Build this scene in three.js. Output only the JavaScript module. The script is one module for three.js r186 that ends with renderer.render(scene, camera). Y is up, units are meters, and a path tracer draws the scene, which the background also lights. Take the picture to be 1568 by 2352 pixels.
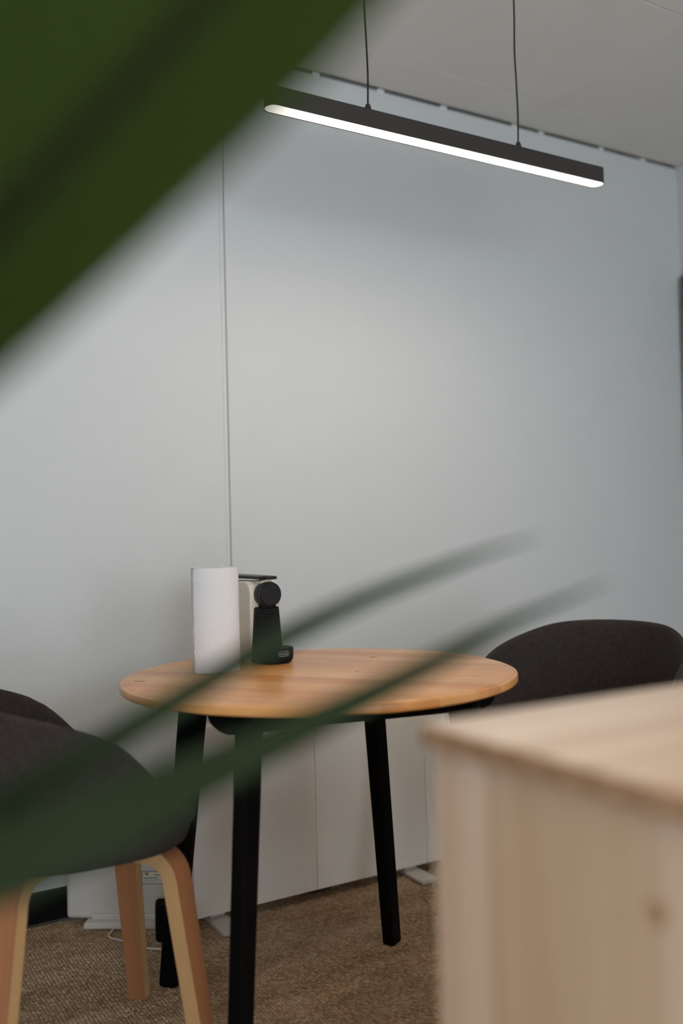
import * as THREE from 'three';
import { RoundedBoxGeometry } from 'three/addons/geometries/RoundedBoxGeometry.js';
import { mergeGeometries, mergeVertices, toCreasedNormals } from 'three/addons/utils/BufferGeometryUtils.js';
import { RectAreaLightUniformsLib } from 'three/addons/lights/RectAreaLightUniformsLib.js';
import { FontLoader } from 'three/addons/loaders/FontLoader.js';
import { Brush, Evaluator, INTERSECTION, SUBTRACTION } from 'three-bvh-csg';

// ---------------------------------------------------------------- camera, sky, exposure
// world: x runs along the back wall, z comes from the back wall into the room
RectAreaLightUniformsLib.init();
const scene = new THREE.Scene();
const camera = new THREE.PerspectiveCamera(56.59, 1568 / 2352, 0.05, 60);
camera.position.set(0, 1.0585, 0);
camera.rotation.set(0.0246, -0.5431, -0.025, 'YXZ');
camera.focus = 2.3;
camera.userData.fStop = 1.42;
scene.background = new THREE.Color().setRGB(4.9, 5.55, 6.35);       // even overcast sky outside the windows
const renderer = new THREE.WebGLRenderer({ antialias: true });
renderer.toneMapping = THREE.LinearToneMapping;
renderer.toneMappingExposure = 1.58;
renderer.shadowMap.enabled = true;
const LAMP_RADIANCE = 22.5;                                            // the pendant's light strip
const WARM = new THREE.Color().setRGB(1.0, 0.85, 0.69);

// ---------------------------------------------------------------- room measures
const ROOM = { x0: -2.6, x1: 3.41, z0: -2.75, z1: 2.6, h: 2.63 };

// ---------------------------------------------------------------- helpers
let seed = 7;
const rnd = () => { seed = (seed * 1664525 + 1013904223) >>> 0; return seed / 4294967296; };
const hash = (x, y, s) => { let h = (x * 374761393 + y * 668265263 + s * 974634541) | 0; h = Math.imul(h ^ (h >>> 13), 1274126177); h ^= h >>> 16; return (h >>> 0) / 4294967296; };
const sm = (t) => t * t * (3 - 2 * t);
function noise(x, y, px, py, s) {                                    // value noise that repeats after px, py cells
  const xi = Math.floor(x), yi = Math.floor(y), fx = sm(x - xi), fy = sm(y - yi);
  const a = ((xi % px) + px) % px, b = (a + 1) % px, c = ((yi % py) + py) % py, d = (c + 1) % py;
  const p = hash(a, c, s), q = hash(b, c, s), r = hash(a, d, s), t = hash(b, d, s);
  return p + (q - p) * fx + (r - p) * fy + (p - q - r + t) * fx * fy;
}
const fbm = (u, v, cu, cv, s, o = 4) => { let a = 0, k = 0.5, n = 0; for (let i = 0; i < o; i++) { a += k * noise(u * cu, v * cv, cu, cv, s + i * 17); n += k; k *= 0.5; cu *= 2; cv *= 2; } return a / n; };
const clamp = (x, a = 0, b = 1) => Math.min(b, Math.max(a, x));
function texture(w, h, fn, srgb) {
  const d = new Uint8Array(w * h * 4);
  for (let y = 0; y < h; y++) for (let x = 0; x < w; x++) {
    const c = fn(x / w, y / h), i = (y * w + x) * 4;
    if (typeof c === 'number') d[i] = d[i + 1] = d[i + 2] = clamp(c) * 255; else { d[i] = c[0]; d[i + 1] = c[1]; d[i + 2] = c[2]; }
    d[i + 3] = 255;
  }
  const t = new THREE.DataTexture(d, w, h);
  t.wrapS = t.wrapT = THREE.RepeatWrapping; t.magFilter = THREE.LinearFilter; t.minFilter = THREE.LinearMipmapLinearFilter; t.generateMipmaps = true;
  if (srgb) t.colorSpace = THREE.SRGBColorSpace;
  t.needsUpdate = true;
  return t;
}
const mix = (a, b, t) => [a[0] + (b[0] - a[0]) * t, a[1] + (b[1] - a[1]) * t, a[2] + (b[2] - a[2]) * t];
const counts = {};
function numbered(name) { const n = counts[name] = (counts[name] ?? -1) + 1; return n ? `${name}_${String(n).padStart(3, '0')}` : name; }
function thing(name, label, category, p = [0, 0, 0], turn = 0, group) {
  const o = new THREE.Group(); o.name = numbered(name); o.position.set(...p); o.rotation.y = turn; scene.add(o);
  o.userData = { label, category }; if (group) o.userData.group = group;
  return o;
}
function part(name, geo, mat, parent, label) {
  const m = new THREE.Mesh(geo, mat); m.name = name; m.castShadow = m.receiveShadow = true; parent.add(m);
  if (label) m.userData.label = label;
  return m;
}
function struct(name, geo, mat) {
  const m = geo ? new THREE.Mesh(geo, mat) : new THREE.Group(); m.name = name; m.userData = { kind: 'structure' };
  m.castShadow = m.receiveShadow = true; scene.add(m); return m;
}
const box = (x0, x1, y0, y1, z0, z1) => new THREE.BoxGeometry(x1 - x0, y1 - y0, z1 - z0).translate((x0 + x1) / 2, (y0 + y1) / 2, (z0 + z1) / 2);
const rbox = (x0, x1, y0, y1, z0, z1, r = 0.003, s = 2) => new RoundedBoxGeometry(x1 - x0, y1 - y0, z1 - z0, s, r).translate((x0 + x1) / 2, (y0 + y1) / 2, (z0 + z1) / 2);
// uv in metres from the position, u along the grain axis
function uvBox(g, grain = 'x', ou = 0, ov = 0) {
  if (g.index) g = g.toNonIndexed();
  const p = g.attributes.position, n = g.attributes.normal, uv = new Float32Array(p.count * 2), ax = { x: 0, y: 1, z: 2 }[grain];
  for (let i = 0; i < p.count; i += 3) {
    const N = [0, 1, 2].map((k) => Math.abs(n.array[i * 3 + k] + n.array[i * 3 + 3 + k] + n.array[i * 3 + 6 + k]));
    let m = N[0] > N[1] ? (N[0] > N[2] ? 0 : 2) : (N[1] > N[2] ? 1 : 2);
    let a = ax, b = [0, 1, 2].find((k) => k !== m && k !== ax);
    if (m === ax) { a = (ax + 1) % 3; b = (ax + 2) % 3; }
    for (let k = 0; k < 3; k++) { uv[(i + k) * 2] = p.array[(i + k) * 3 + a] + ou; uv[(i + k) * 2 + 1] = p.array[(i + k) * 3 + b] + ov; }
  }
  g.setAttribute('uv', new THREE.BufferAttribute(uv, 2));
  return g;
}
function tube(points, r, seg = 60, rad = 8) { return new THREE.TubeGeometry(new THREE.CatmullRomCurve3(points.map((p) => new THREE.Vector3(...p))), seg, r, rad); }
// loft of closed rings (all with the same number of points); caps close the ends
function loft(rings, caps = true, uvf) {
  const n = rings[0].length, pos = [], idx = [], uv = [];
  rings.forEach((r, i) => r.forEach((p, j) => { pos.push(...p); const t = uvf ? uvf(i, j) : [j / n, i / rings.length]; uv.push(...t); }));
  for (let i = 0; i + 1 < rings.length; i++) for (let j = 0; j < n; j++) {
    const a = i * n + j, b = i * n + (j + 1) % n, c = a + n, d = b + n; idx.push(a, b, c, b, d, c);
  }
  if (caps) for (const [i, flip] of [[0, true], [rings.length - 1, false]]) {
    const c = pos.length / 3, m = [0, 0, 0]; rings[i].forEach((p) => p.forEach((v, k) => m[k] += v / n)); pos.push(...m); uv.push(0, 0);
    for (let j = 0; j < n; j++) { const a = i * n + j, b = i * n + (j + 1) % n; flip ? idx.push(c, b, a) : idx.push(c, a, b); }
  }
  const g = new THREE.BufferGeometry();
  g.setAttribute('position', new THREE.Float32BufferAttribute(pos, 3)); g.setAttribute('uv', new THREE.Float32BufferAttribute(uv, 2)); g.setIndex(idx);
  g.computeVertexNormals();
  return g;
}

// ---------------------------------------------------------------- textures
const woodTexture = (light, dark, cu, cv, s, w = 1024, h = 512) => texture(w, h, (u, v) => {     // one tile is 1 m along the grain, 0.5 m across
  const warp = (fbm(u, v, 3, 6, s + 60, 3) - 0.5) * 0.02;
  const a = fbm(u, v + warp, cu, cv, s, 4), b = fbm(u, v + warp, 6, 220, s + 5, 2), c = fbm(u, v, 2, 5, s + 9, 3);
  let t = clamp((a - 0.5) * 1.7 + 0.45 + (b - 0.5) * 0.35 + (c - 0.5) * 0.5);
  return mix(light, dark, t);
}, true);
const T = {
  beech: woodTexture([230, 170, 102], [210, 147, 80], 1, 9, 3),
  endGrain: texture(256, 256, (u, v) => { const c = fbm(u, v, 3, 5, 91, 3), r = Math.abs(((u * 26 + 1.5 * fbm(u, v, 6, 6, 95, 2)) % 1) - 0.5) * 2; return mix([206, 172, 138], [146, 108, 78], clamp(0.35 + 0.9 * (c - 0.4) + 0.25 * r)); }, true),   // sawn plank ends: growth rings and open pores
  pine: woodTexture([238, 218, 196], [206, 176, 146], 1, 20, 21),
  veneer: woodTexture([168, 114, 74], [150, 98, 62], 1, 24, 33, 512, 256),
  ply: texture(64, 256, (u, v) => { const k = v * 7 % 1, d = Math.abs(k - 0.5) > 0.4 ? 1 : 0; return mix([212, 174, 122], [140, 98, 58], clamp(d * (0.5 + 0.5 * noise(u * 8, Math.floor(v * 7 + .5) , 8, 8, 4)) + 0.2 * fbm(u, v, 4, 40, 8, 2))); }, true),
  fabric: texture(512, 512, (u, v) => {
    const x = u * 128, y = v * 128, over = (Math.floor(x) + Math.floor(y)) % 2;
    const warp = noise(x, v * 22, 128, 22, 3), weft = noise(u * 22, y, 22, 128, 4), fine = hash(Math.floor(u * 512), Math.floor(v * 512), 9);
    const t = clamp((over ? warp : weft) * 0.8 + fine * 0.25 - 0.1);
    return mix([27, 22, 20], [70, 58, 53], t);
  }, true),
  fabricBump: texture(512, 512, (u, v) => { const x = u * 128 % 1, y = v * 128 % 1, o = (Math.floor(u * 128) + Math.floor(v * 128)) % 2; return (o ? Math.sin(x * Math.PI) : Math.sin(y * Math.PI)) * 0.8 + 0.2 * hash(Math.floor(u * 512), Math.floor(v * 512), 2); }),
  paper: texture(512, 512, (u, v) => {                                // embossed rosettes and arcs
    let h = 0.5 + 0.12 * (fbm(u, v, 24, 24, 5, 3) - 0.5);
    for (const [ox, oy] of [[0, 0], [0.5, 0.5]]) {
      const x = ((u * 3 + ox) % 1) - 0.5, y = ((v * 3 + oy) % 1) - 0.5, r = Math.hypot(x, y), a = Math.atan2(y, x);
      for (const q of [0.13, 0.22, 0.31, 0.4]) { const d = r - q * (1 + 0.12 * Math.cos(a * 5)); h += (Math.cos(a * 3 + q * 20) > -0.3 ? 0.32 : 0) * Math.exp(-d * d / 0.0004); }
    }
    return h;
  }),
  plaster: texture(512, 512, (u, v) => 0.5 + 0.5 * (fbm(u, v, 60, 60, 3, 3) - 0.5)),
};
T.jute = texture(512, 512, (u, v) => mix([168, 132, 92], [128, 94, 62], clamp(0.6 * fbm(u, v, 60, 20, 13, 3) + 0.4 * fbm(u, v, 160, 60, 31, 2) - 0.05)), true);   // loose fibre under the knots
const rep = (t, x, y) => { const c = t.clone(); c.repeat.set(x, y); c.needsUpdate = true; return c; };

// ---------------------------------------------------------------- materials
const std = (color, roughness = 0.6, o = {}) => new THREE.MeshStandardMaterial({ color, roughness, ...o });
const dull = (color, roughness = 0.7, k = 0.35, o = {}) => new THREE.MeshPhysicalMaterial({ color, roughness, specularIntensity: k, ...o });
const phys = (color, roughness = 0.6, o = {}) => new THREE.MeshPhysicalMaterial({ color, roughness, ...o });
const M = {
  wall: std(0xcacbc8, 0.75, { bumpMap: rep(T.plaster, 2, 2), bumpScale: 0.0004 }),
  ceiling: std(0xdedad3, 0.9, { bumpMap: rep(T.plaster, 3, 3), bumpScale: 0.0004 }),
  groove: std(0x9a9894, 0.9), gap: std(0x7c7a76, 0.9), clip: std(0xd8d6d2, 0.7),
  floor: std(0x85796a, 0.8), doorGrey: std(0x3b4046, 0.5), black: dull(0x0b0b0b, 0.7, 0.3), blackMatte: dull(0x080707, 0.75, 0.2),
  baseboard: dull(0x0a0909, 0.75, 0.3), metalDark: dull(0x38332f, 0.6, 0.5), cable: std(0x0b0b0b, 0.6), steel: std(0xb8b8b8, 0.35, { metalness: 0.9 }),
  frame: std(0xdcdcdc, 0.5), glass: phys(0xffffff, 0.02, { transmission: 1, thickness: 0, ior: 1.5 }),
  heater: phys(0xf8f4ec, 0.25, { clearcoat: 0.8, clearcoatRoughness: 0.18 }), whitePlastic: std(0xccc5bb, 0.4), screwWhite: std(0xffffff, 0.3), whiteCord: std(0xd8d6d2, 0.5),
  jute: std(0xffffff, 0.95, { map: rep(T.jute, 1 / 0.4, 1 / 0.4) }),
  juteKnot: dull(0xffffff, 0.95, 0.3),
  fabric: phys(0xffffff, 0.95, { map: rep(T.fabric, 4.5, 4.5), bumpMap: rep(T.fabricBump, 4.5, 4.5), bumpScale: 0.0006, sheen: 0.12, sheenRoughness: 0.6, sheenColor: new THREE.Color(0x6a6460) }),
  veneer: std(0xffffff, 0.5, { map: rep(T.veneer, 1, 2) }), ply: std(0xffffff, 0.55, { map: T.ply }),
  paper: std(0xd8d8d7, 0.95, { bumpMap: rep(T.paper, 1 / 0.16, 1 / 0.16), bumpScale: 0.0007 }), card: std(0x9a7650, 0.9),
  knot: std(0x6f4426, 0.6), creamPlastic: std(0xcfc6b6, 0.35), drum: dull(0x1c1b1c, 0.45, 0.5), base: dull(0x0e0e0e, 0.55, 0.3), lever: dull(0x121111, 0.35, 0.7),
  strip: new THREE.MeshStandardMaterial({ color: 0xf2eee8, roughness: 0.5, emissive: new THREE.Color().setRGB(1, 0.93, 0.84), emissiveIntensity: 1.15 }),
  leaf: dull(0x202b0b, 0.8, 0.1), midrib: dull(0x18160a, 0.8, 0.08), strap: dull(0x1c2513, 0.75, 0.16), stem: std(0x4a5a2c, 0.6), pot: std(0x8d8a86, 0.8), soil: std(0x2d221a, 1),
};
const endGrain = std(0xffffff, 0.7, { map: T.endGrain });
const tabletopWood = [0xffffff, 0xf8ecdc, 0xf2e2ce].map((c) => phys(c, 0.4, { map: rep(T.beech, 1, 2), clearcoat: 0.5, clearcoatRoughness: 0.22 }));
const pineWood = [0xf6eee6, 0xf0e6da, 0xe8dacb, 0xfaf4ee].map((c) => phys(c, 0.45, { map: rep(T.pine, 1, 2), clearcoat: 1, clearcoatRoughness: 0.25 }));

// ---------------------------------------------------------------- the setting
const { x0, x1, z0, z1, h: H } = ROOM, W = 0.15;
{
  struct('floor', box(x0 - W, x1 + W, -0.2, -0.012, z0 - W, z1 + W), M.floor);
  // back wall: two panels with a narrow upright joint between them
  const wb = struct('wall_back');
  part('wall_panel', uvBox(box(x0, 1.2468, 0, H - 0.012, z0 - 0.02, z0), 'x'), M.wall, wb);
  part('wall_panel', uvBox(box(1.2522, x1, 0, H - 0.012, z0 - 0.02, z0), 'x'), M.wall, wb);
  part('joint_strip', box(1.24685, 1.25215, 0.0, H - 0.0125, z0 - 0.012, z0 - 0.003), M.groove, wb);
  part('wall_plate', box(x0, x1, H - 0.0115, H - 0.0002, z0 - 0.02, z0 - 0.008), M.gap, wb);
  part('wall_backing', box(x0 - W, x1 + W, 0, H + 0.05, z0 - W, z0 - 0.0202), M.groove, wb);
  const cover = struct('trim_1', uvBox(rbox(1.234, 1.2466, 0.085, H - 0.012, z0 + 0.0002, z0 + 0.0022, 0.0009), 'y'), M.wall);
  struct('wall_right', uvBox(box(x1, x1 + W, 0, H + 0.05, z0 - 0.02, z1), 'z'), M.wall);
  // unseen window added behind the camera as a source of daylight
  const wallWithHole = (w, h, a, b, c, d) => { const s = new THREE.Shape([[0, 0], [w, 0], [w, h], [0, h]].map((p) => new THREE.Vector2(...p))); s.holes.push(new THREE.Path([[a, c], [b, c], [b, d], [a, d]].map((p) => new THREE.Vector2(...p)))); return new THREE.ExtrudeGeometry(s, { depth: W, bevelEnabled: false }); };
  struct('wall_rear', wallWithHole(x1 - x0, H + 0.05, 1.3, 4.3, 0.1, 2.1).translate(x0, 0, z1), M.wall);
  struct('wall_left', box(x0 - W, x0, 0, H + 0.05, z0 - 0.02, z1), M.wall);
  const window = (n, w, p, turn) => {
    const g = struct(`window_${n}`); g.position.set(...p); g.rotation.y = turn;
    const bars = [[-w / 2, -w / 2 + 0.05, 0, 2.0], [w / 2 - 0.05, w / 2, 0, 2.0], [-0.03, 0.03, 0.05, 1.95], [-w / 2 + 0.05, w / 2 - 0.05, 0, 0.05], [-w / 2 + 0.05, w / 2 - 0.05, 1.95, 2.0]];
    for (const [a, b, c, d] of bars) part('window_frame', rbox(a, b, c, d, -0.03, 0.03, 0.004), M.frame, g);
    for (const s of [-1, 1]) part('window_pane', new THREE.PlaneGeometry(w / 2 - 0.08, 1.9).translate(s * (w / 4 - 0.01), 1.0, 0), M.glass, g);
  };
  window(1, 3.0, [x0 + 2.8, 0.1, z1 + 0.06], 0);
  // ceiling: a slab above, panels of 1.25 m by 0.63 m below it with narrow joints; a narrow strip along the wall
  const ce = struct('ceiling');
  part('ceiling_slab', box(x0 - W, x1 + W, H + 0.012, H + 0.2, z0 - W, z1 + W), M.groove, ce);
  const xs = [], zs = [z0 + 0.001]; for (let x = 2.475 - 1.25 * 5; x < x1; x += 1.25) if (x > x0) xs.push(x); xs.unshift(x0 - 0.001); xs.push(x1 - 0.001);
  for (let z = -2.545; z < z1; z += 0.6325) zs.push(z); zs.push(z1);
  for (let i = 0; i + 1 < xs.length; i++) for (let j = 0; j + 1 < zs.length; j++)
    part('ceiling_panel', uvBox(rbox(xs[i] + 0.0015, xs[i + 1] - 0.0015, H, H + 0.012, zs[j] + 0.0015, zs[j + 1] - 0.0015, 0.003, 1), 'x'), M.ceiling, ce);
  for (const x of [1.32, 1.6, 1.865, 2.141, 2.482, 2.62, 2.95, 3.2]) part('edge_clip', rbox(x - 0.014, x + 0.014, H - 0.0145, H - 0.0002, z0 - 0.0078, z0 + 0.003, 0.002, 1), M.clip, ce);
  struct('baseboard_back', rbox(x0, x1 - 0.001, 0.0, 0.085, z0 + 0.0005, z0 + 0.014, 0.003), M.baseboard);
  const door = struct('door_1');
  part('door_leaf', rbox(x1 - 0.035, x1 + 0.0, 0.0, 2.14, -2.715, -1.85, 0.004), M.doorGrey, door);
  const hd = part('door_handle', rbox(x1 - 0.085, x1 - 0.065, 1.02, 1.045, -2.06, -1.92, 0.006), M.steel, door);
  part('handle_neck', new THREE.CylinderGeometry(0.009, 0.009, 0.05, 16).rotateZ(Math.PI / 2).translate(x1 - 0.06, 1.032, -1.935), M.steel, door);
}

// ---------------------------------------------------------------- jute rug
{
  const g = uvBox(rbox(-0.9, 3.36, -0.0118, -0.003, -2.73, 0.4, 0.004, 2), 'x');
  const o = part('jute_rug', g, M.jute, scene);
  // the knots themselves: ribs along z, every second rib set off by half a knot
  const kx = 0.0086, kz = 0.0088, spots = [];
  for (let i = 0, x = -0.89; x < 3.35; x += kx, i++) { const off = (i % 2) * 0.5 + (hash(i, 1, 4) - 0.5) * 0.25; for (let j = 0, z = -2.72 + off * kz; z < 0.39; z += kz, j++) spots.push([x, z, i, j]); }
  const kg = new THREE.IcosahedronGeometry(1, 1), knots = new THREE.InstancedMesh(kg, M.juteKnot, spots.length), D = new THREE.Object3D(), C = new THREE.Color();
  spots.forEach(([x, z, i, j], n) => {
    const wob = (noise(x * 9, z * 9, 400, 400, 8) - 0.5) * 0.006, r = hash(i, j, 5), q = hash(i, j, 6);
    D.position.set(x + wob + (r - 0.5) * 0.0014, -0.0042 + (q - 0.5) * 0.002, z + (q - 0.5) * 0.003); D.rotation.set((q - 0.5) * 0.7, 0.5 + (r - 0.5) * 0.9, (r - 0.5) * 0.7); D.scale.set(0.0029 + 0.0011 * r, 0.0036 + 0.0014 * q, 0.0054 + 0.0016 * hash(i, j, 9)); D.updateMatrix(); knots.setMatrixAt(n, D.matrix);
    const band = noise(x * 3, z * 16, 400, 400, 31) * 0.5 + noise(x * 11, z * 30, 400, 400, 32) * 0.5, t = clamp(0.55 * hash(i, j, 7) + 0.75 * (band - 0.5) + 0.22);
    C.setRGB(...mix([0.56, 0.42, 0.275], [0.25, 0.155, 0.085], t)); knots.setColorAt(n, C);
  });
  knots.name = 'jute_knots'; knots.userData = { kind: 'stuff' }; knots.castShadow = knots.receiveShadow = true; o.add(knots);
  o.userData = { label: 'tan woven jute rug with knotted ribs covering the floor under the round table', category: 'rug' };
}
const FLOOR = 0;

// ---------------------------------------------------------------- round table
const TABLE = { x: 1.087, z: -1.9161, top: 0.7463 };
{
  const t = thing('dining_table', 'round wooden table with golden brown plank top and four splayed black legs', 'table', [TABLE.x, 0, TABLE.z]);
  const R = 0.45, top = TABLE.top, th = 0.0205;
  const prof = [[0, top - th], [R - 0.003, top - th], [R, top - th + 0.003], [R, top - 0.006], [R - 0.0012, top - 0.0035], [R - 0.004, top - 0.0022], [R - 0.0085, top - 0.0022], [R - 0.0105, top - 0.0004], [R - 0.012, top], [0, top]].map((p) => new THREE.Vector2(...p));
  const disc = toCreasedNormals(loft(prof.slice(1, -1).map((p) => Array.from({ length: 180 }, (_, k) => { const q = -k / 90 * Math.PI; return [p.x * Math.cos(q), p.y, p.x * Math.sin(q)]; }))), 0.5);
  const A = new Brush(disc); A.updateMatrixWorld();
  const ev = new Evaluator(); ev.useGroups = false;
  const turn = -Math.atan2(0.81, 0.59);                              // the planks run slantwise to the wall
  const widths = [0.085, 0.095, 0.07, 0.1, 0.085, 0.095, 0.08, 0.1, 0.09, 0.1];
  let v = -0.45;
  widths.forEach((w, i) => {
    const last = i === widths.length - 1 ? 0.05 : 0, first = i ? 0 : 0.05;
    const bx = new THREE.BoxGeometry(1.2, 0.1, w + last + first - 0.0004).translate(0, top - 0.02, v + (w + last - first) / 2).rotateY(turn);
    const B = new Brush(bx); B.updateMatrixWorld();
    let g = ev.evaluate(A, B, INTERSECTION).geometry.clone(); g.rotateY(-turn); g = uvBox(g, 'x', rnd() * 3, i * 0.37); g.rotateY(turn);
    part('plank', g, tabletopWood[[0, 1, 0, 2, 1, 0, 2, 0, 1, 0][i]], t);
    v += w;
  });
  // small dark knots in the planks, let in flush with the surface
  for (const [kx, kz, a, b] of [[0.2314, -0.129, 0.011, 0.0035], [0.0666, 0.057, 0.005, 0.0022], [-0.384, -0.1326, 0.014, 0.003]]) part('wood_knot', new THREE.CylinderGeometry(1, 1, 0.0006, 20).scale(a, 1, b).rotateY(turn).translate(kx, top + 0.0001, kz), M.knot, t);
  // legs: tapered rounded bars leaning in towards the middle
  const feet = [[-0.276, -0.269], [0.29, -0.165], [-0.342, 0.256], [0.224, 0.36]];
  for (const [fx, fz] of feet) {
    const d = Math.hypot(fx, fz), c = fx / d, s = fz / d, rings = [];
    const ring = (y, wr, wt, lean) => { const out = [], rr = 0.011; for (let k = 0; k < 20; k++) { const q = (k / 20) * 2 * Math.PI, qx = Math.cos(q), qy = Math.sin(q), a = Math.sign(qx) * (wr / 2 - rr) + qx * rr, b = Math.sign(qy) * (wt / 2 - rr) + qy * rr; const r = d - lean + a; out.push([r * c - b * s, y, r * s + b * c]); } return out; };
    for (let k = 0; k <= 10; k++) { const y = FLOOR + (top - th - FLOOR - 0.001) * k / 10, wr = 0.05 + 0.018 * k / 10; if (!k) { rings.push(ring(y + 0.0005, wr - 0.012, 0.028, 0)); rings.push(ring(y + 0.003, wr - 0.004, 0.034, 0)); rings.push(ring(y + 0.008, wr, 0.036, 0.001)); continue; } rings.push(ring(y, wr, 0.036, 0.11 * y)); }
    part('leg', loft(rings.map((r) => r.slice().reverse())), M.blackMatte, t);
  }
  // black apron rails with rounded lower corners between neighbouring legs
  const rail = (p, q, ext) => {
    const L = Math.hypot(q[0] - p[0], q[1] - p[1]) + ext * 2, r = 0.046, hgt = 0.046, s = new THREE.Shape();
    s.moveTo(0, 0); s.lineTo(0, -0.004); s.quadraticCurveTo(0.006, -hgt + 0.006, 0.04, -hgt); s.lineTo(L - 0.04, -hgt); s.quadraticCurveTo(L - 0.006, -hgt + 0.006, L, -0.004); s.lineTo(L, 0); s.closePath();
    const g = new THREE.ExtrudeGeometry(s, { depth: 0.026, bevelEnabled: true, bevelSize: 0.0015, bevelThickness: 0.0015, bevelSegments: 2, curveSegments: 12 });
    const a = Math.atan2(q[1] - p[1], q[0] - p[0]);
    g.translate(-ext, top - th - 0.002, -0.013).rotateY(-a).translate(p[0], 0, p[1]);
    return part('apron_rail', g, M.blackMatte, t);
  };
  const k = 0.79, tp = feet.map(([a, b]) => [a * k, b * k]);
  rail(tp[2], tp[3], 0.088); rail(tp[0], tp[1], 0.05); rail(tp[0], tp[2], -0.01); rail(tp[1], tp[3], -0.01);
}

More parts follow.
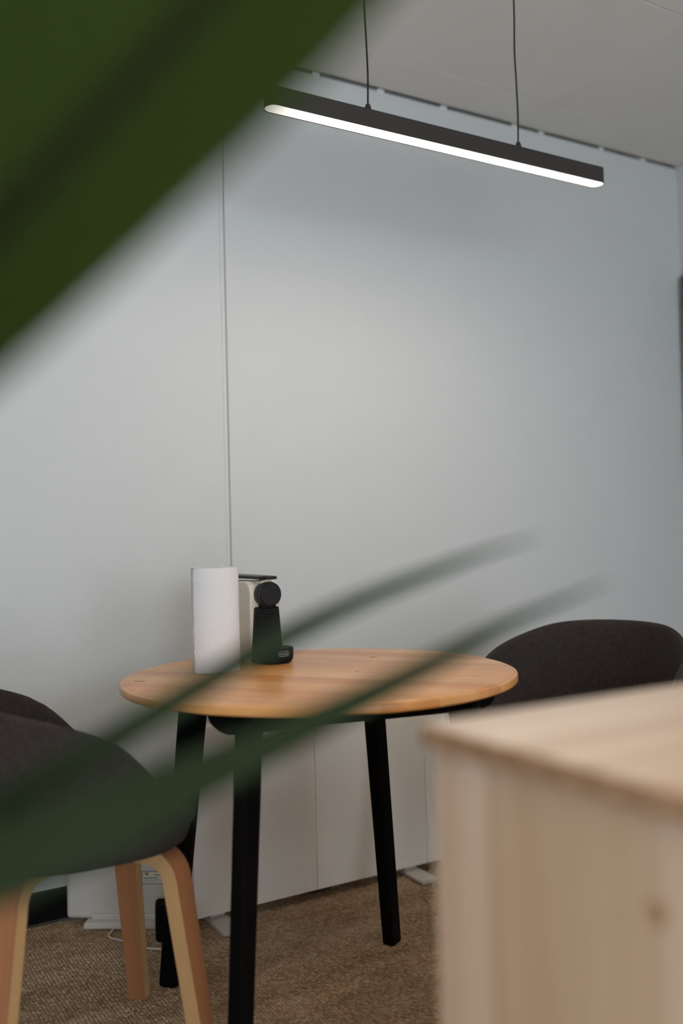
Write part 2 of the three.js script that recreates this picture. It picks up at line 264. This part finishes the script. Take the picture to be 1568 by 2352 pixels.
// ---------------------------------------------------------------- tub chairs
function makeChair(label) {
  const t = thing('tub_armchair', label, 'chair', [0, 0, 0], 0, 'charcoal tub chairs at the round table');
  const a = 0.272, bf = 0.235, bb = 0.30, NP = 120;
  const plan = (ph, s) => { const c = Math.cos(ph), q = Math.sin(ph), b = c > 0 ? bf : bb, n = c > 0 ? 3.1 : 2.0; return [a * s * Math.sign(q) * Math.abs(q) ** (2 / n), b * s * Math.sign(c) * Math.abs(c) ** (2 / n)]; };
  const pts = [[-0.31, 0.802], [-0.24, 0.794], [-0.167, 0.77], [-0.074, 0.741], [0, 0.714], [0.05, 0.682], [0.118, 0.608], [0.155, 0.56], [0.19, 0.532], [0.24, 0.525]];
  const rim = (z) => { let i = 0; while (i < pts.length - 2 && z > pts[i + 1][0]) i++; const [p, q] = [pts[i], pts[i + 1]], u = clamp((z - p[0]) / (q[0] - p[0])); return p[1] + (q[1] - p[1]) * u; };
  const rimS = (z) => { let s = 0; for (let k = -3; k <= 3; k++) s += rim(z + k * 0.009); return s / 7; };
  // outside from under the seat up to the rim, over it and down the inside
  const prof = [[0.02, 'b', 0.469], [0.55, 'b', 0.469], [0.8, 'b', 0.47], [0.89, 'b', 0.473], [0.93, 'b', 0.481], [0.952, 'b', 0.496], [0.96, 'h', 0.15], [0.97, 'h', 0.35], [0.98, 'h', 0.55], [0.989, 'h', 0.75], [0.996, 'h', 0.9], [1.0, 'r', -0.010], [0.996, 'r', -0.003], [0.982, 'r', 0.001], [0.966, 'r', 0], [0.952, 'r', -0.006], [0.945, 'r', -0.016], [0.93, 'i', 0.8], [0.91, 'i', 0.5], [0.88, 'i', 0.2], [0.86, 'i', 0], [0.5, 'i', 0], [0.02, 'i', 0]];
  const rings = prof.map(([s, k, v]) => Array.from({ length: NP }, (_, j) => {
    const ph = (j / NP) * 2 * Math.PI, [x, z] = plan(ph, s), [ex, ez] = plan(ph, 1), h = rimS(ez), seat = 0.5;
    const y = k === 'b' ? v : k === 'h' ? 0.504 + (h - 0.012 - 0.504) * v : k === 'r' ? h + v : seat + Math.max(0, h - 0.02 - seat) * v;
    return [x, y, z];
  }));
  let g = loft(rings, true, (i, j) => { const ph = (j / NP) * 2 * Math.PI; return [(j < NP / 2 ? j : NP - j) / NP * 1.5, prof.slice(0, i + 1).length * 0.03 + 0]; });
  {
    // cloth lies on the shell by distance: u round the shell, v up it
    const p = g.attributes.position, uv = g.attributes.uv;
    for (let i = 0; i < p.count; i++) { const x = p.getX(i), y = p.getY(i), z = p.getZ(i), r = Math.hypot(x, z); uv.setXY(i, Math.abs(Math.atan2(x, z)) * 0.26, y + (r < 0.2 ? r : 0)); }
  }
  part('shell', g, M.fabric, t);
  // seat cushion
  const cr = [[0.02, 0.502], [0.8, 0.502], [0.83, 0.506], [0.835, 0.515], [0.82, 0.526], [0.76, 0.533], [0.5, 0.537], [0.02, 0.538]].map(([s, y]) => Array.from({ length: 72 }, (_, j) => { const [x, z] = plan((j / 72) * 2 * Math.PI, s); return [x, y, z]; }));
  const cg = loft(cr); { const p = cg.attributes.position; for (let i = 0; i < p.count; i++) cg.attributes.uv.setXY(i, p.getX(i), p.getZ(i)); }
  part('seat_cushion', cg, M.fabric, t);
  // four bent plywood legs that cross under the seat
  const cz = 0.035, yTop = 0.4515, rr = 0.055, thick = 0.032;
  for (const [fx, fz] of [[-0.245, 0.215], [0.235, 0.235], [-0.215, -0.193], [0.215, -0.193]]) {
    const dx = fx, dz = fz - cz, rf = Math.hypot(dx, dz), c = dx / rf, s = dz / rf, rc = rf * 0.75, path = [];
    const lean = Math.atan2(rf - rc, yTop - FLOOR), bend = Math.PI / 2 - lean;
    for (let k = 0; k <= 4; k++) path.push([0.02 + (rc - rr - 0.02) * k / 4, yTop, 0]);
    for (let k = 1; k <= 10; k++) { const q = bend * k / 10; path.push([rc - rr + Math.sin(q) * rr, yTop - rr + Math.cos(q) * rr, q]); }
    const [ex, ey] = path[path.length - 1], L = (ey - FLOOR) / Math.cos(lean);
    for (let k = 1; k <= 8; k++) path.push([ex + Math.sin(lean) * L * k / 8, ey - Math.cos(lean) * L * k / 8, bend]);
    let len = 0; const faces = [], edges = [], secs = path.map(([r, y, q], i) => {
      if (i) len += Math.hypot(r - path[i - 1][0], y - path[i - 1][1]);
      const w = (0.051 - 0.013 * clamp((len - 0.25) / 0.45)) / 2, h = thick / 2, nx = Math.sin(q), ny = Math.cos(q);   // outward normal of the strip
      if (i === path.length - 1) { return { P: [[1, 1], [1, -1], [-1, -1], [-1, 1]].map(([o, b]) => [(r + nx * h * o) * c - b * w * s, FLOOR + 0.0005, (r + nx * h * o) * s + b * w * c + cz]), len, w }; }
      return { P: [[1, 1], [1, -1], [-1, -1], [-1, 1]].map(([o, b]) => [(r + nx * h * o) * c - b * w * s, y + ny * h * o, (r + nx * h * o) * s + b * w * c + cz]), len, w };
    });
    const quad = (list, A, B, C, D, ua) => list.push([A, ua[0]], [B, ua[1]], [C, ua[2]], [B, ua[1]], [D, ua[3]], [C, ua[2]]);
    for (let i = 0; i + 1 < secs.length; i++) {
      const p = secs[i].P, q = secs[i + 1].P, l0 = secs[i].len, l1 = secs[i + 1].len;
      for (let k = 0; k < 4; k++) { const m = (k + 1) % 4, flat = k % 2 === 0; quad(flat ? faces : edges, p[k], p[m], q[k], q[m], [[l0, 0], [l0, flat ? 0.06 : 1], [l1, 0], [l1, flat ? 0.06 : 1]]); }
    }
    for (const [S, fl] of [[secs[0].P, true], [secs[secs.length - 1].P, false]]) { const o = fl ? [S[3], S[2], S[0], S[1]] : [S[0], S[1], S[3], S[2]]; quad(edges, ...o, [[0, 0], [0.03, 0], [0, 1], [0.03, 1]]); }
    const G = new THREE.BufferGeometry(), all = [...faces, ...edges];
    G.setAttribute('position', new THREE.Float32BufferAttribute(all.flatMap((e) => e[0]), 3)); G.setAttribute('uv', new THREE.Float32BufferAttribute(all.flatMap((e) => e[1]), 2));
    G.addGroup(0, faces.length, 0); G.addGroup(faces.length, edges.length, 1); G.computeVertexNormals();
    const G2 = toCreasedNormals(G, 0.6); G2.groups = G.groups;
    part('leg', G2, [M.veneer, M.ply], t);
  }
  return t;
}
const chair = makeChair('charcoal fabric tub chair with bent plywood legs at the left edge, behind the blurred leaves');
chair.position.set(0.50, 0, -1.94); chair.rotation.y = Math.PI / 2;
const chair2 = chair.clone(); chair2.name = numbered('tub_armchair'); scene.add(chair2);
chair2.userData = { label: 'charcoal fabric tub chair facing the table, half hidden behind the pine cabinet', category: 'chair', group: 'charcoal tub chairs at the round table' };
chair2.position.set(1.78, 0, -1.80); chair2.rotation.y = -Math.PI / 2 + 0.35;

// ---------------------------------------------------------------- paper roll on the table
{
  const t = thing('paper_towel_roll', 'white embossed paper towel roll standing upright on the table', 'paper roll', [0.91, TABLE.top + 0.0003, -2.1]);
  const r = 0.0555, h = 0.243, s = new THREE.Shape(); s.absarc(0, 0, r, 0, Math.PI * 2); const hole = new THREE.Path(); hole.absarc(0, 0, 0.022, 0, Math.PI * 2); s.holes.push(hole);
  let g = new THREE.ExtrudeGeometry(s, { depth: h, bevelEnabled: false, curveSegments: 64 }).rotateX(-Math.PI / 2);
  { const p = g.attributes.position, uv = g.attributes.uv; for (let i = 0; i < p.count; i++) uv.setXY(i, Math.atan2(p.getX(i), -p.getZ(i)) * r, p.getY(i)); g = toCreasedNormals(g, 0.8); }
  part('roll', g, M.paper, t);
  // the loose outer sheet leaves the roll at the right and ends in a torn edge at the front left
  const a0 = 1.25, a1 = -1.2, N = 60, pos = [], idx = [], uv = [], K = 40;
  const P = (u, k, side) => {
    const tear = 0.0012 * (hash(k, 3, 5) - 0.5) + 0.0006 * Math.sin(k * 2.1), uu = u, ang = a0 + (a1 - a0) * uu, lift = 0.0008 + 0.013 * Math.max(0, uu - 0.35) ** 1.5 / 0.52, R = r + lift + side * 0.0004;
    const y = 0.0005 + (h - 0.001) * k / K; return [Math.sin(ang) * R + (uu === 1 ? tear : 0), y, Math.cos(ang) * R];
  };
  const strip = (side) => { const o = pos.length / 3; for (let i = 0; i <= N; i++) for (let k = 0; k <= K; k++) { pos.push(...P(i / N, k, side)); uv.push(-(i / N) * 2.2 * r, (k / K) * h); } for (let i = 0; i < N; i++) for (let k = 0; k < K; k++) { const a = o + i * (K + 1) + k, b = a + 1, c = a + K + 1, d = c + 1; side ? idx.push(a, b, c, b, d, c) : idx.push(a, c, b, b, c, d); } return o; };
  const o1 = strip(1), o0 = strip(0);
  for (let k = 0; k < K; k++) { const a = o1 + N * (K + 1) + k, b = o0 + N * (K + 1) + k; idx.push(a, a + 1, b, a + 1, b + 1, b); }
  const G = new THREE.BufferGeometry(); G.setAttribute('position', new THREE.Float32BufferAttribute(pos, 3)); G.setAttribute('uv', new THREE.Float32BufferAttribute(uv, 2)); G.setIndex(idx); G.computeVertexNormals();
  part('loose_sheet', G, M.paper, t);
  const core = new THREE.LatheGeometry([[0.0195, 0.001], [0.0215, 0.001], [0.0215, h - 0.001], [0.0195, h - 0.001], [0.0195, 0.001]].map((p) => new THREE.Vector2(...p)), 40);
  part('core', core, M.card, t, 'brown cardboard core');
}

// ---------------------------------------------------------------- coffee machine on the table
{
  const t = thing('coffee_machine', 'small cream and black capsule coffee machine behind the paper roll on the table', 'coffee machine', [1.077, TABLE.top, -2.13]);
  const lathe = (p, n = 56) => toCreasedNormals(new THREE.LatheGeometry(p.map((q) => new THREE.Vector2(...q)), n), 0.5);
  part('drip_tray', lathe([[0, 0.0005], [0.038, 0.0005], [0.045, 0.003], [0.0488, 0.009], [0.05, 0.016], [0.05, 0.035], [0.0492, 0.0372], [0.047, 0.038], [0, 0.038]]), M.base, t);
  // front column with cross ribs, wider at the foot
  { const s = new THREE.Shape(); const w0 = 0.0405, w1 = 0.0305, h = 0.1365; s.moveTo(-w0, 0.001); s.lineTo(w0, 0.001); s.lineTo(w1, h - 0.006); s.quadraticCurveTo(w1 - 0.0005, h, w1 - 0.006, h); s.lineTo(-w1 + 0.006, h); s.quadraticCurveTo(-w1 + 0.0005, h, -w1, h - 0.006); s.closePath();
    part('front_column', new THREE.ExtrudeGeometry(s, { depth: 0.02, bevelEnabled: true, bevelSize: 0.001, bevelThickness: 0.001, bevelSegments: 2 }).translate(0, 0, -0.045), M.base, t);
    for (let k = 0; k < 13; k++) { const y = 0.1285 - k * 0.0066, w = w0 + (w1 - w0) * y / h - 0.002; part('rib', new THREE.CylinderGeometry(0.0012, 0.0012, w * 2, 8).rotateZ(Math.PI / 2).scale(1, 1, 0.8).translate(0, y, -0.0237), M.drum, t); } }
  part('neck', rbox(-0.019, 0.019, 0.134, 0.146, -0.045, -0.014, 0.003), M.base, t);
  // brewing head: a short drum lying on its side, cut flat below
  { const s = new THREE.Shape(), r = 0.0305, q = 0.46; s.absarc(0, 0, r, -Math.PI / 2 + q + 0.25, Math.PI * 1.5 - q - 0.25, false); s.closePath();
    part('brew_head', toCreasedNormals(new THREE.ExtrudeGeometry(s, { depth: 0.024, bevelEnabled: true, bevelSize: 0.0015, bevelThickness: 0.0015, bevelSegments: 3, curveSegments: 48 }).translate(0, 0.1685, -0.036), 0.7), M.drum, t);
    part('head_cap', toCreasedNormals(new THREE.CylinderGeometry(0.0272, 0.0285, 0.005, 56).rotateX(Math.PI / 2).translate(0, 0.1695, -0.0085), 0.7), M.drum, t); }
  // cream body with a rounded top front edge
  { const s = new THREE.Shape(); s.moveTo(-0.28, 0.001); s.lineTo(-0.044, 0.001); s.lineTo(-0.044, 0.15); s.quadraticCurveTo(-0.04, 0.1965, -0.075, 0.197); s.lineTo(-0.27, 0.194); s.quadraticCurveTo(-0.28, 0.194, -0.28, 0.184); s.closePath();
    const g = new THREE.ExtrudeGeometry(s, { depth: 0.074, bevelEnabled: true, bevelSize: 0.004, bevelThickness: 0.005, bevelSegments: 4, curveSegments: 16 }).translate(0, 0, -0.037).rotateY(-Math.PI / 2);
    part('body', toCreasedNormals(g, 0.6), M.creamPlastic, t); }
  part('lever_pad', rbox(-0.017, 0.017, 0.19, 0.2035, -0.085, -0.026, 0.004), M.creamPlastic, t);
  // lever: a flat handle with a ring at its tip
  { const s = new THREE.Shape(); s.moveTo(-0.024, -0.25); s.lineTo(0.024, -0.25); s.lineTo(0.022, -0.02); s.absarc(0, -0.024, 0.022, 0.15, Math.PI - 0.15, false); s.lineTo(-0.024, -0.25); const hl = new THREE.Path(); hl.absellipse(0, -0.026, 0.0125, 0.013, 0, Math.PI * 2, true); s.holes.push(hl);
    part('lever', toCreasedNormals(new THREE.ExtrudeGeometry(s, { depth: 0.004, bevelEnabled: true, bevelSize: 0.002, bevelThickness: 0.002, bevelSegments: 3, curveSegments: 24 }).rotateX(Math.PI / 2).translate(0, 0.2125, 0), 0.6), M.lever, t); }
  // badge with the maker's lettering on the tray's front
  { const cv = document.createElement('canvas'); cv.width = 512; cv.height = 224; const c = cv.getContext('2d'); c.fillStyle = '#191a1a'; c.fillRect(0, 0, 512, 224);
    c.strokeStyle = '#b9c0ba'; c.lineWidth = 16; c.beginPath(); c.arc(112, 112, 88, Math.PI / 2, Math.PI * 1.5); c.arc(400, 112, 88, -Math.PI / 2, Math.PI / 2); c.closePath(); c.stroke();
    c.fillStyle = '#b9c0ba'; c.font = 'bold 84px sans-serif'; c.textAlign = 'center'; c.textBaseline = 'middle'; c.fillText("De'Longhi", 256, 116, 360);
    const tx = new THREE.CanvasTexture(cv); tx.colorSpace = THREE.SRGBColorSpace; tx.needsUpdate = true;
    const w = 0.032 / 0.0503; part('badge', new THREE.CylinderGeometry(0.0503, 0.0503, 0.014, 24, 1, true, 0.09 - w / 2, w).translate(0, 0.0255, 0), std(0xffffff, 0.5, { map: tx }), t, 'outlined pill badge with white lettering'); }
}

// ---------------------------------------------------------------- pendant lamps: one over the table, the unseen others added for their light
function pendant(label, sx, sz, radiance) {
  const y = 2.083, z = -2.0, xa = 1.022, xb = 2.143, cx = (xa + xb) / 2, L = xb - xa, w = 0.048, hh = 0.046, k = (z - 0) / -1.916;
  const t = thing('pendant_lamp', label, 'lamp', [cx + sx, y, z + sz]);
  const stadium = (l, ww) => { const s = new THREE.Shape(), r = ww / 2, m = l / 2 - r; s.absarc(m, 0, r, -Math.PI / 2, Math.PI / 2, false); s.absarc(-m, 0, r, Math.PI / 2, Math.PI * 1.5, false); s.closePath(); return s; };
  const outer = stadium(L, w), hole = stadium(L - 0.004, w - 0.004); outer.holes.push(new THREE.Path(hole.getPoints(24)));
  const up = (g) => g.rotateX(-Math.PI / 2);
  part('housing', toCreasedNormals(up(new THREE.ExtrudeGeometry(outer, { depth: hh, bevelEnabled: false, curveSegments: 24 })), 0.5), M.metalDark, t);
  part('housing_top', toCreasedNormals(up(new THREE.ExtrudeGeometry(stadium(L - 0.0042, w - 0.0042), { depth: 0.004, bevelEnabled: false, curveSegments: 24 })).translate(0, hh - 0.0045, 0), 0.5), M.metalDark, t);
  part('light_diffuser', toCreasedNormals(up(new THREE.ExtrudeGeometry(stadium(L - 0.0044, w - 0.0044), { depth: 0.006, bevelEnabled: false, curveSegments: 24 })).translate(0, 0.001, 0), 0.5), M.strip, t, 'glowing white diffuser');
  [[1.2605, 0.004], [1.7418, -0.002]].forEach(([x, a]) => {
    const lx = x * k - cx, top = ROOM.h - y;
    part('cord_grip', mergeGeometries([new THREE.CylinderGeometry(0.0085, 0.009, 0.016, 16).translate(lx, hh + 0.007, 0), new THREE.CylinderGeometry(0.0055, 0.008, 0.008, 16).translate(lx, hh + 0.019, 0)]), M.metalDark, t);
    part('cord', tube([[lx, hh + 0.02, 0], [lx + 0.002, hh + 0.1, 0], [lx - 0.001, hh + 0.19, 0.001], [lx - 0.0035, hh + 0.28, 0], [lx - 0.001, hh + 0.38, 0], [lx + a * 0.3, top - 0.012, 0]], 0.0024, 80, 8), M.cable, t);
    part('ceiling_cap', new THREE.CylinderGeometry(0.012, 0.02, 0.014, 24).translate(lx, top - 0.007, 0), M.metalDark, t);
  });
  const l = new THREE.RectAreaLight(WARM, radiance, L - 0.03, w - 0.008); l.position.set(cx + sx, y - 0.0012, z + sz); l.rotation.x = -Math.PI / 2; scene.add(l);
}
pendant('long black linear pendant lamp with a glowing underside hanging over the table', 0, 0, LAMP_RADIANCE);
for (const [dx, dz, where] of [[-1.5, 1.5, 'left above the plant'], [0, 1.5, 'above the pine cabinet'], [-1.5, 3.0, 'by the left window'], [0, 3.0, 'by the right window']]) pendant(`added black linear pendant lamp for extra light, ${where}, above the picture`, dx, dz, LAMP_RADIANCE);  // invented lamps out of view that brighten table, cabinet and wall

// ---------------------------------------------------------------- white panel heater behind the table
{
  const t = thing('panel_heater', 'wide glossy white panel heater standing on two feet behind the round table', 'heater', [0, FLOOR, -2.45]);
  const y0 = 0.026, y1 = 0.54, d = 0.06;
  for (const [a, b] of [[0.9824, 1.366], [1.366, 1.7615], [1.7615, 1.847]]) part('front_panel', rbox(a + 0.0006, b - 0.0006, y0, y1, -0.004, 0, 0.0012), M.heater, t);
  part('casing', rbox(0.9835, 1.846, y0 + 0.001, y1 - 0.001, -d, -0.0042, 0.006), M.whitePlastic, t);
  for (const x of [1.178, 1.261, 1.344, 1.428, 1.512, 1.595, 1.68]) part('screw', new THREE.SphereGeometry(0.0032, 12, 8).scale(1, 1, 0.5).translate(x, 0.04, 0.0005), M.screwWhite, t);
  for (const x of [1.055, 1.705]) {
    const f = part('foot', rbox(x - 0.03, x + 0.03, 0, 0.014, -0.2, 0.095, 0.005, 3), M.whitePlastic, t);
    part('post', rbox(x - 0.022, x + 0.022, 0.012, y0 + 0.02, -0.05, -0.012, 0.004), M.whitePlastic, f);
  }
  part('power_cord', tube([[1.30, 0.004, -0.075], [1.345, 0.004, -0.06], [1.40, 0.004, -0.045], [1.44, 0.006, -0.05], [1.47, 0.02, -0.065], [1.485, 0.06, -0.065]], 0.0035, 60), M.cable, t, 'dark power cord');
}
// ---------------------------------------------------------------- second white unit by the wall
{
  const t = thing('panel_heater', 'small white panel heater with a rating sticker on a white foot, behind the left chair', 'heater', [0.835, FLOOR, -2.595], -0.607);
  const b = part('body', rbox(-0.165, 0.16, 0.014, 0.34, -0.03, 0.0, 0.012, 4), M.whitePlastic, t);
  part('foot', rbox(-0.105, 0.105, 0.0, 0.016, -0.085, 0.035, 0.004, 3), M.whitePlastic, t);
  part('foot_collar', rbox(-0.09, 0.09, 0.014, 0.032, -0.02, 0.012, 0.005, 3), M.whitePlastic, t);
  const cv = document.createElement('canvas'); cv.width = 256; cv.height = 160; const c = cv.getContext('2d'); c.fillStyle = '#d8d4cc'; c.fillRect(0, 0, 256, 160); c.strokeStyle = '#222'; c.lineWidth = 7; c.strokeRect(5, 5, 246, 150);
  c.fillStyle = '#a98a2a'; c.fillRect(36, 14, 40, 30); c.fillStyle = '#222'; c.fillRect(44, 44, 24, 8); c.fillRect(140, 42, 84, 9); c.fillStyle = '#4a3a14'; c.fillRect(24, 78, 150, 10); c.fillStyle = '#777'; for (const y of [102, 116, 130]) c.fillRect(24, y, y === 130 ? 120 : 204, 4);
  const tx = new THREE.CanvasTexture(cv); tx.colorSpace = THREE.SRGBColorSpace; tx.needsUpdate = true;
  part('rating_sticker', new THREE.PlaneGeometry(0.066, 0.036).translate(0.083, 0.128, 0.0006), std(0xffffff, 0.6, { map: tx }), b, 'rating sticker with black frame');
  part('cord', tube([[-0.02, 0.004, 0.034], [-0.022, 0.003, 0.06], [-0.015, 0.003, 0.09], [0.03, 0.003, 0.115], [0.1, 0.003, 0.155], [0.16, 0.003, 0.165]], 0.0022, 60), M.whiteCord, t, 'thin white cord');
}
{
  const m = part('power_adapter', rbox(-0.035, 0.055, 0, 0.098, -0.03, 0.03, 0.01, 4), M.black, scene);
  m.position.set(0.905, FLOOR, -2.44); m.rotation.y = -0.35; m.userData = { label: 'small black box standing on the rug behind the left table leg', category: 'box' };
}

// ---------------------------------------------------------------- pine cabinet in the foreground
{
  const t = thing('pine_cabinet', 'pale pine cabinet with an overhanging plank top in the right foreground, out of focus', 'cabinet', [0.466, 0, -0.652]);
  const h = 0.9, Lx = 0.95, Lz = 0.62, th = 0.018, o = 0.007;
  const tw = [0.09, 0.075, 0.1, 0.085, 0.09, 0.095, 0.085]; let z = 0;
  tw.forEach((w, i) => { part('top_plank', uvBox(rbox(0.0005, Lx, h - th, h, z + 0.0002, z + w - 0.0002, 0.0015), 'x', i * 0.31, i * 0.17), pineWood[[3, 0, 1, 3, 0, 2, 3][i]], t); z += w; });
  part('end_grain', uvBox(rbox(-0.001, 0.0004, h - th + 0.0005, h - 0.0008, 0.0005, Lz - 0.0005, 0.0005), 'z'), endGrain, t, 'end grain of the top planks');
  const sw = [0.07, 0.06, 0.085, 0.055, 0.08, 0.065, 0.075, 0.06, 0.058]; z = 0.006;
  sw.forEach((w, i) => { part('side_plank', uvBox(rbox(o, o + 0.018, FLOOR + 0.0005, h - th - 0.0005, z + 0.0002, z + w - 0.0002, 0.0012), 'y', i * 0.41, i * 0.23), pineWood[[0, 2, 1, 3, 2, 0, 2, 1, 3][i]], t); z += w; });
  let x = o + 0.0185; [0.15, 0.14, 0.16, 0.15, 0.15, 0.15].forEach((w, i) => { part('back_plank', uvBox(rbox(x, x + w - 0.0003, FLOOR + 0.0005, h - th - 0.0005, 0.008, 0.024, 0.0012), 'y', i * 0.37, i * 0.29), pineWood[i % 4], t); x += w; });
  part('far_side', uvBox(rbox(Lx - 0.028, Lx - 0.01, FLOOR + 0.0005, h - th - 0.0005, 0.026, Lz - 0.008, 0.0012), 'y'), pineWood[0], t);
  for (const y of [0.09, 0.48]) part('shelf', uvBox(rbox(0.028, Lx - 0.03, y, y + 0.018, 0.026, Lz - 0.03, 0.0012), 'x', 0, y), pineWood[1], t);
  // a knot in the side and one in the top
  part('wood_knot', new THREE.CylinderGeometry(0.007, 0.007, 0.001, 20).rotateZ(Math.PI / 2).scale(1, 1.25, 1).translate(o - 0.0001, 0.818, 0.238), std(0xa67d5a, 0.6), t);
}

// ---------------------------------------------------------------- potted plant close to the camera
{
  const t = thing('potted_plant', 'green plant with one broad leaf and two narrow leaves reaching in, blurred', 'plant', [-0.33, 0, -0.42]);
  const off = new THREE.Vector3(-0.33, 0, -0.42);
  const catmull = (p, q, r, t, x) => q + 0.5 * x * (r - p + x * (2 * p - 5 * q + 4 * r - t + x * (3 * (q - r) + t - p)));
  const blade = (list, facing, fold, curl, wide = [1, 1], thick = 0.0006, NS = 9) => {
    const C = new THREE.CatmullRomCurve3(list.map((p) => new THREE.Vector3(p[0], p[1], p[2]).sub(off))), N = 70, F = new THREE.Vector3(...facing).normalize(), n = list.length - 1, rings = [];
    for (let i = 0; i <= N; i++) {
      const u = i / N, p = C.getPoint(u), tan = C.getTangent(u), side = new THREE.Vector3().crossVectors(tan, F).normalize(), nor = new THREE.Vector3().crossVectors(side, tan).normalize();
      const f = u * n, a = Math.min(n - 1, Math.floor(f)), w = Math.max(0.0004, catmull(list[Math.max(0, a - 1)][3], list[a][3], list[a + 1][3], list[Math.min(n, a + 2)][3], f - a)), ring = [];
      for (const s of [1, -1]) for (let k = 0; k <= NS; k++) { const q = (s > 0 ? k / NS : 1 - k / NS) * 2 - 1; const v = p.clone().addScaledVector(side, q * w * (q < 0 ? wide[0] : wide[1])).addScaledVector(nor, w * (fold * Math.abs(q) - curl * q * q) + s * thick / 2 * (1 - 0.6 * Math.abs(q))); ring.push([v.x, v.y, v.z]); }
      rings.push(ring);
    }
    return loft(rings);
  };
  const cam = [-0.5167, -0.0246, 0.8558];
  const big = [[-0.0901, 0.9871, -0.4887, 0.0051], [-0.0229, 1.0596, -0.4227, 0.0264], [0.0317, 1.1226, -0.3763, 0.0374], [0.0700, 1.1687, -0.3402, 0.0438], [0.1013, 1.2067, -0.3202, 0.0476], [0.1347, 1.2482, -0.3046, 0.0514], [0.1770, 1.3017, -0.2893, 0.0505], [0.2261, 1.3654, -0.2753, 0.0396], [0.2764, 1.4318, -0.2664, 0.0017]];
  const up = [[0.4310, 1.0547, -0.4644, 0.0006], [0.3953, 1.0455, -0.4745, 0.0025], [0.3605, 1.0345, -0.4842, 0.0047], [0.3028, 1.0154, -0.4961, 0.0069], [0.2482, 0.9925, -0.5064, 0.0085], [0.1931, 0.9682, -0.5053, 0.0095], [0.1428, 0.9463, -0.5013, 0.0101], [0.0951, 0.9321, -0.4837, 0.0097], [0.0454, 0.9174, -0.4674, 0.0087], [0.0039, 0.9015, -0.4696, 0.0055], [-0.12, 0.84, -0.46, 0.003]];
  const lo = [[0.4848, 1.0232, -0.4562, 0.0006], [0.4379, 1.0102, -0.4615, 0.0031], [0.3954, 0.9983, -0.4641, 0.0055], [0.3510, 0.9794, -0.4739, 0.0083], [0.3083, 0.9629, -0.4827, 0.0104], [0.2602, 0.9508, -0.4770, 0.0129], [0.2015, 0.9384, -0.4660, 0.0160], [0.1492, 0.9295, -0.4511, 0.0181], [0.1056, 0.9218, -0.4426, 0.0187], [0.0410, 0.9152, -0.4234, 0.0174], [0.0035, 0.9065, -0.4346, 0.0102], [-0.12, 0.85, -0.43, 0.003]];
  const bl = part('broad_leaf', blade(big, cam, 0.35, 0.1, [1.45, 1]), M.leaf, t, 'broad dark green leaf');
  const rib = big.map((p) => new THREE.Vector3(p[0] - off.x - 0.5167 * 0.0006, p[1], p[2] - off.z + 0.8558 * 0.0006));
  const ribCurve = new THREE.CatmullRomCurve3(rib), ribRings = [];
  for (let i = 0; i <= 60; i++) { const u = i / 60, p = ribCurve.getPoint(u), t0 = ribCurve.getTangent(u), a = new THREE.Vector3().crossVectors(t0, new THREE.Vector3(...cam)).normalize(), b = new THREE.Vector3().crossVectors(a, t0).normalize(), r = 0.0072 * Math.min(1, 0.35 + 3 * u) * (1 - 0.93 * u ** 3); ribRings.push(Array.from({ length: 10 }, (_, k) => { const q = k / 5 * Math.PI, v = p.clone().addScaledVector(a, Math.cos(q) * r).addScaledVector(b, Math.sin(q) * r * 0.6); return [v.x, v.y, v.z]; })); }
  part('midrib', loft(ribRings), M.midrib, bl);
  part('narrow_leaf', blade(up.map((p) => [p[0], p[1], p[2], p[3] * 0.85]).reverse(), cam, 0.15, 0.05), M.strap, t);
  part('narrow_leaf', blade(lo.map((p, i) => [p[0], p[1], p[2], p[3] * (i < 7 ? 0.8 : 0.95)]).reverse(), cam, 0.15, 0.05), M.strap, t);
  part('stalk', tube([[0.24, 0.987, -0.0687], [0.15, 0.86, -0.05], [0.06, 0.62, -0.02], [0.02, 0.36, 0]], 0.004, 50), M.stem, t);
  part('stem', tube([[0.21, 0.845, -0.025], [0.14, 0.78, -0.015], [0.05, 0.6, 0], [0, 0.34, 0.01]], 0.008, 50, 10), M.stem, t);
  part('pot', toCreasedNormals(new THREE.LatheGeometry([[0, FLOOR + 0.0005], [0.1, FLOOR + 0.0005], [0.106, 0.02], [0.14, 0.37], [0.142, 0.385], [0.132, 0.385], [0.128, 0.36], [0, 0.355]].map((p) => new THREE.Vector2(...p)), 48), 0.5), M.pot, t);
  part('soil', new THREE.CylinderGeometry(0.126, 0.126, 0.012, 40).translate(0, 0.358, 0), M.soil, t);
}

renderer.render(scene, camera);
